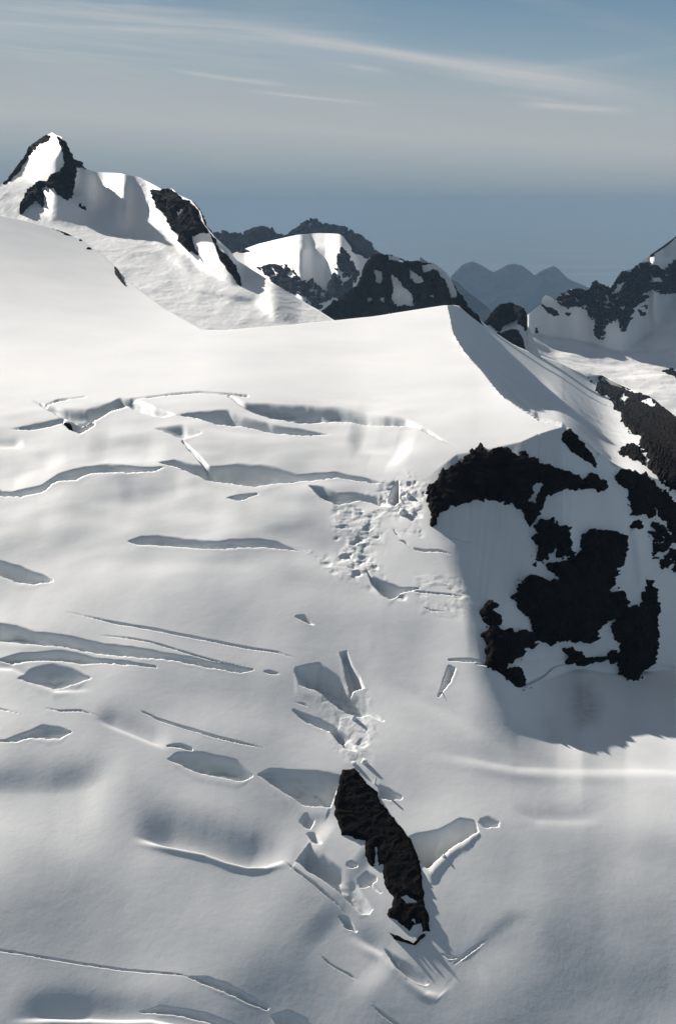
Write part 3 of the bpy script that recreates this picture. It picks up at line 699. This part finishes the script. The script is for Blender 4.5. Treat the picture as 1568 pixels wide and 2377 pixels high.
mountain('rock_range', 'jagged black range with shaded snow slopes above a sunlit snow valley', skR, 1230., lambda u: 3200*(1+.05*ss(1185, 1300, u)+.02*ss(1300, 1440, u)), 8,
  [(pts('B', 845,470,880,545,1000,560,1100,590,1180,600,1250,632,1320,640,1400,605,1480,545,1500,470,1568,380,2000,300,2000,-300,800,-100), 62, 4),
   (pts('B', 1440,200,1700,20,2000,-100,2000,260,1568,200,1400,235), 22, 6), (pts('B', 1500,420,2000,300,2000,800,1450,640), 22, 12)], 420, 420, 1500, rough=(4, 220), soften=12, warp=valley, rocks=[
  (pts('B', 1012,402,1060,350,1150,348,1198,301,1262,338,1312,263,1360,253,1400,223,1450,240,1500,260,1568,215,1700,180,1700,360,1568,370,1500,375,1440,350,1420,400,1360,450,1345,500,1330,555,1305,555,1300,490,1240,520,1235,580,1215,590,1190,560,1195,490,1170,490,1150,440,1090,430,1060,440),
    dict(h=24, patch=.24, freq=2.2, holes=(pts('B', 1268,380,1300,330,1330,310,1300,370), pts('B', 1430,310,1490,290,1500,315,1440,325)))),
  (pts('B', 940,415,975,430,1010,445,1025,465,1000,470,965,450), dict(h=8, rag=1.5)), (pts('B', 1045,455,1080,460,1070,475), dict(h=8, rag=1.5)),
  (pts('B', 912,520,930,520,928,548,915,548), dict(h=8, rag=1.5)), (pts('B', 1445,186,1568,98,1700,0,1700,12,1568,112,1500,165,1450,200), dict(h=8, rag=2)),
  (pts('B', 1490,730,1540,705,1600,720,1700,800,1700,900,1568,780), dict(h=10, patch=.3)), (pts('B', 1395,450,1430,425,1420,470,1400,475), dict(h=8, rag=4, patch=0.05))])

# ================================================================== sea of cloud below, air, sky
def sea_material():
    m, nt, b, N = newmat('cloud_sea')
    tc = N('ShaderNodeTexCoord').outputs['Object']
    mp = N('ShaderNodeMapping'); mp.inputs['Scale'].default_value = (.5, 1.6, 1); nt.links.new(tc, mp.inputs['Vector'])
    n = noise(N, nt, mp.outputs['Vector'], .00022, 6, .6, .6)
    r = ramp(N, nt, n.outputs['Fac'], [(.35, (.10, .14, .18)), (.75, (.26, .30, .33))])
    nt.links.new(r.outputs['Color'], b.inputs['Base Color']); b.inputs['Roughness'].default_value = 1
    b.inputs['Specular IOR Level'].default_value = 0
    return m
n = 40
gx, gy = np.meshgrid(np.linspace(-90000, 90000, n), np.linspace(-4000, 170000, n))
sea = link_mesh('sea', np.stack([gx, gy, np.full_like(gx, -3000.)], -1).reshape(-1, 3), grid_faces(n, n), sea_material())
tag(sea, 'dull blue sea under thin low cloud reaching the horizon', 'sea', kind='structure')

def haze_box(dens=3.2e-5):
    co = np.array([(x, y, z) for z in (-3001, 420) for y in (-4500, 170500) for x in (-90500, 90500)], float)
    f = np.array([(0, 2, 3, 1), (4, 5, 7, 6), (0, 1, 5, 4), (2, 6, 7, 3), (0, 4, 6, 2), (1, 3, 7, 5)])
    m = bpy.data.materials.new('haze'); m.use_nodes = True; nt = m.node_tree; nt.nodes.clear()
    o = nt.nodes.new('ShaderNodeOutputMaterial'); v = nt.nodes.new('ShaderNodeVolumePrincipled')
    v.inputs['Color'].default_value = (.20, .30, .42, 1); v.inputs['Density'].default_value = dens; v.inputs['Anisotropy'].default_value = -.3; v.inputs['Absorption Color'].default_value = (.36, .36, .36, 1)
    nt.links.new(v.outputs[0], o.inputs['Volume'])
    h = link_mesh('haze', co, f, m, smooth=False)
    return tag(h, 'thin blue mountain haze over the whole scene', 'haze', kind='stuff')
haze_box()

SUN_AZ, SUN_EL = -41.0, 28.0                                         # from +Y towards +X, degrees
w = bpy.data.worlds.new('World'); sc.world = w; w.use_nodes = True
nt = w.node_tree; nt.nodes.clear()
def WN(t): return nt.nodes.new(t)
out = WN('ShaderNodeOutputWorld'); bg = WN('ShaderNodeBackground'); nt.links.new(bg.outputs[0], out.inputs[0])
skyn = WN('ShaderNodeTexSky'); skyn.sky_type = 'NISHITA'; skyn.sun_disc = False
skyn.sun_elevation = math.radians(SUN_EL); skyn.sun_rotation = math.radians(SUN_AZ); skyn.altitude = 2000; skyn.dust_density = .6; skyn.air_density = 1.0
geo = WN('ShaderNodeTexCoord')
sep = WN('ShaderNodeSeparateXYZ'); nt.links.new(geo.outputs['Generated'], sep.inputs[0])
def M(op, a, b=None, c=None):
    n_ = WN('ShaderNodeMath'); n_.operation = op
    for i, s_ in enumerate((a, b, c)):
        if s_ is None: continue
        if hasattr(s_, 'is_output'): nt.links.new(s_, n_.inputs[i])
        else: n_.inputs[i].default_value = s_
    return n_.outputs[0]
X_, Y_, Z_ = sep.outputs
az = M('ARCTAN2', X_, Y_)
tilt = M('MULTIPLY_ADD', az, .055, Z_)                                 # cloud layers sink towards the east
def rampw(src, stops):
    r = WN('ShaderNodeValToRGB'); e = r.color_ramp.elements
    while len(e) < len(stops): e.new(.5)
    for el, (p, c) in zip(e, stops): el.position = p; el.color = (*c, 1)
    nt.links.new(src, r.inputs[0]); return r.outputs[0]
el = M('MULTIPLY', tilt, 5.0)                                         # 0..1 for 0..11.5 degrees
LOW = rampw(M('ADD', el, .2), [(0., (.20, .275, .34)), (.20, (.20, .275, .34)), (.28, (.28, .345, .39)), (.43, (.45, .48, .495)), (.56, (.39, .445, .475)), (.70, (.265, .37, .45)), (.88, (.175, .29, .40)), (1., (.14, .25, .36))])
def streak(scale, rx, ry, lo, hi, det=6, off=0., rot=-.15, dist=.3):
    cv = WN('ShaderNodeCombineXYZ'); nt.links.new(az, cv.inputs[0]); nt.links.new(Z_, cv.inputs[1]); cv.inputs[2].default_value = off
    mp = WN('ShaderNodeMapping'); mp.inputs['Rotation'].default_value = (0, 0, -rot); nt.links.new(cv.outputs[0], mp.inputs[0])
    m2 = WN('ShaderNodeMapping'); m2.inputs['Scale'].default_value = (rx, ry, 1); nt.links.new(mp.outputs[0], m2.inputs[0])
    nz = WN('ShaderNodeTexNoise'); nz.inputs['Scale'].default_value = scale; nz.inputs['Detail'].default_value = det; nz.inputs['Roughness'].default_value = .6; nz.inputs['Distortion'].default_value = dist
    nt.links.new(m2.outputs[0], nz.inputs['Vector'])
    return M('SMOOTHSTEP', nz.outputs['Fac'], lo, hi) if False else rampv(nz.outputs['Fac'], lo, hi)
def rampv(src, lo, hi):
    r = WN('ShaderNodeMapRange'); r.interpolation_type = 'SMOOTHSTEP'; r.inputs[1].default_value = lo; r.inputs[2].default_value = hi
    nt.links.new(src, r.inputs[0]); return r.outputs[0]
def wmix(f, a, b):
    m_ = WN('ShaderNodeMix'); m_.data_type = 'RGBA'
    for s_, i in ((f, 0), (a, 6), (b, 7)):
        if hasattr(s_, 'is_output'): nt.links.new(s_, m_.inputs[i])
        else: m_.inputs[i].default_value = s_ if i == 0 else (*s_, 1)
    return m_.outputs[2]
def cloudband(az0, z0, slope, halfw, len0, len1, soft=.04):
    """one long cirrus streamer: |z - (z0 + slope*(az-az0))| < halfw between two bearings"""
    d = M('SUBTRACT', Z_, M('MULTIPLY_ADD', M('SUBTRACT', az, az0), slope, z0))
    wob = streak(1., 5, 40, .3, .7, 5, z0*37)
    d = M('ADD', d, M('MULTIPLY', M('SUBTRACT', wob, .5), halfw*.9))
    k = M('POWER', 2.718, M('MULTIPLY', M('MULTIPLY', d, d), -1/(halfw*halfw)))
    a_ = rampv(az, len0-soft, len0+soft); b_ = rampv(az, len1+soft, len1-soft)
    wisp = M('MULTIPLY_ADD', streak(1., 4, 130, .3, .7, 7, z0*91+2, rot=math.atan(slope)), .95, .3)
    return M('MULTIPLY', M('MULTIPLY', k, wisp), M('MULTIPLY', a_, b_))
col = LOW
fine = streak(1., 6, 60, .42, .72, 6, 2.)
col = wmix(M('MULTIPLY', fine, .25), col, (.40, .42, .42))
def cb(u0, v0, u1, v1, hw, st, soft=.04):
    def ang(u_, v_):
        x_, t_ = ray(u_, v_); return math.atan(x_), -t_/math.sqrt(1+x_*x_+t_*t_)
    a0, z0 = ang(u0, v0); a1, z1 = ang(u1, v1)
    k = cloudband(a0, z0, (z1-z0)/(a1-a0), hw/F, a0, a1, soft)
    return M('MULTIPLY', k, st)
for c_ in ((-200,20, 700,75, 45, .75, .1), (560,68, 1420,212, 19, .8, .06), (-200,60, 600,140, 55, .5, .1), (1050,150, 1420,200, 30, .35, .05), (415,165, 640,196, 4, .85, .015), (610,216, 850,242, 4, .75, .02), (815,156, 890,166, 5, .8, .008),
           (1230,246, 1440,258, 7, .95, .015), (1100,180, 1500,128, 14, .2, .05), (700,140, 900,175, 12, .3, .03), (1190,222, 1310,238, 5, .35, .02)):
    col = wmix(cb(*c_), col, (.54, .555, .56))
nish = WN('ShaderNodeVectorMath'); nish.operation = 'SCALE'; nish.inputs['Scale'].default_value = .045
nt.links.new(skyn.outputs[0], nish.inputs[0])
veil = M('SUBTRACT', 1.0, M('MULTIPLY', rampv(Z_, .13, .3), .5))
col = wmix(rampv(Z_, .13, .32), col, (.185, .212, .232))
final = wmix(M('MULTIPLY', veil, .95), nish.outputs[0], col)
nt.links.new(final, bg.inputs['Color']); bg.inputs['Strength'].default_value = .62
SKYLOW = col

sl = bpy.data.lights.new('sun', 'SUN'); sl.energy = 4.9; sl.angle = math.radians(.5); sl.color = (1, .945, .868)
so = bpy.data.objects.new('sun', sl); COL.objects.link(so)
so.rotation_euler = (math.radians(90-SUN_EL), 0, math.radians(-SUN_AZ+180))
sc.view_settings.view_transform = 'Standard'; sc.view_settings.look = 'None'; sc.view_settings.exposure = .70; sc.view_settings.gamma = 1
sc.cycles.max_bounces = 6; sc.cycles.diffuse_bounces = 3; sc.cycles.volume_bounces = 1
sc.cycles.use_denoising = True
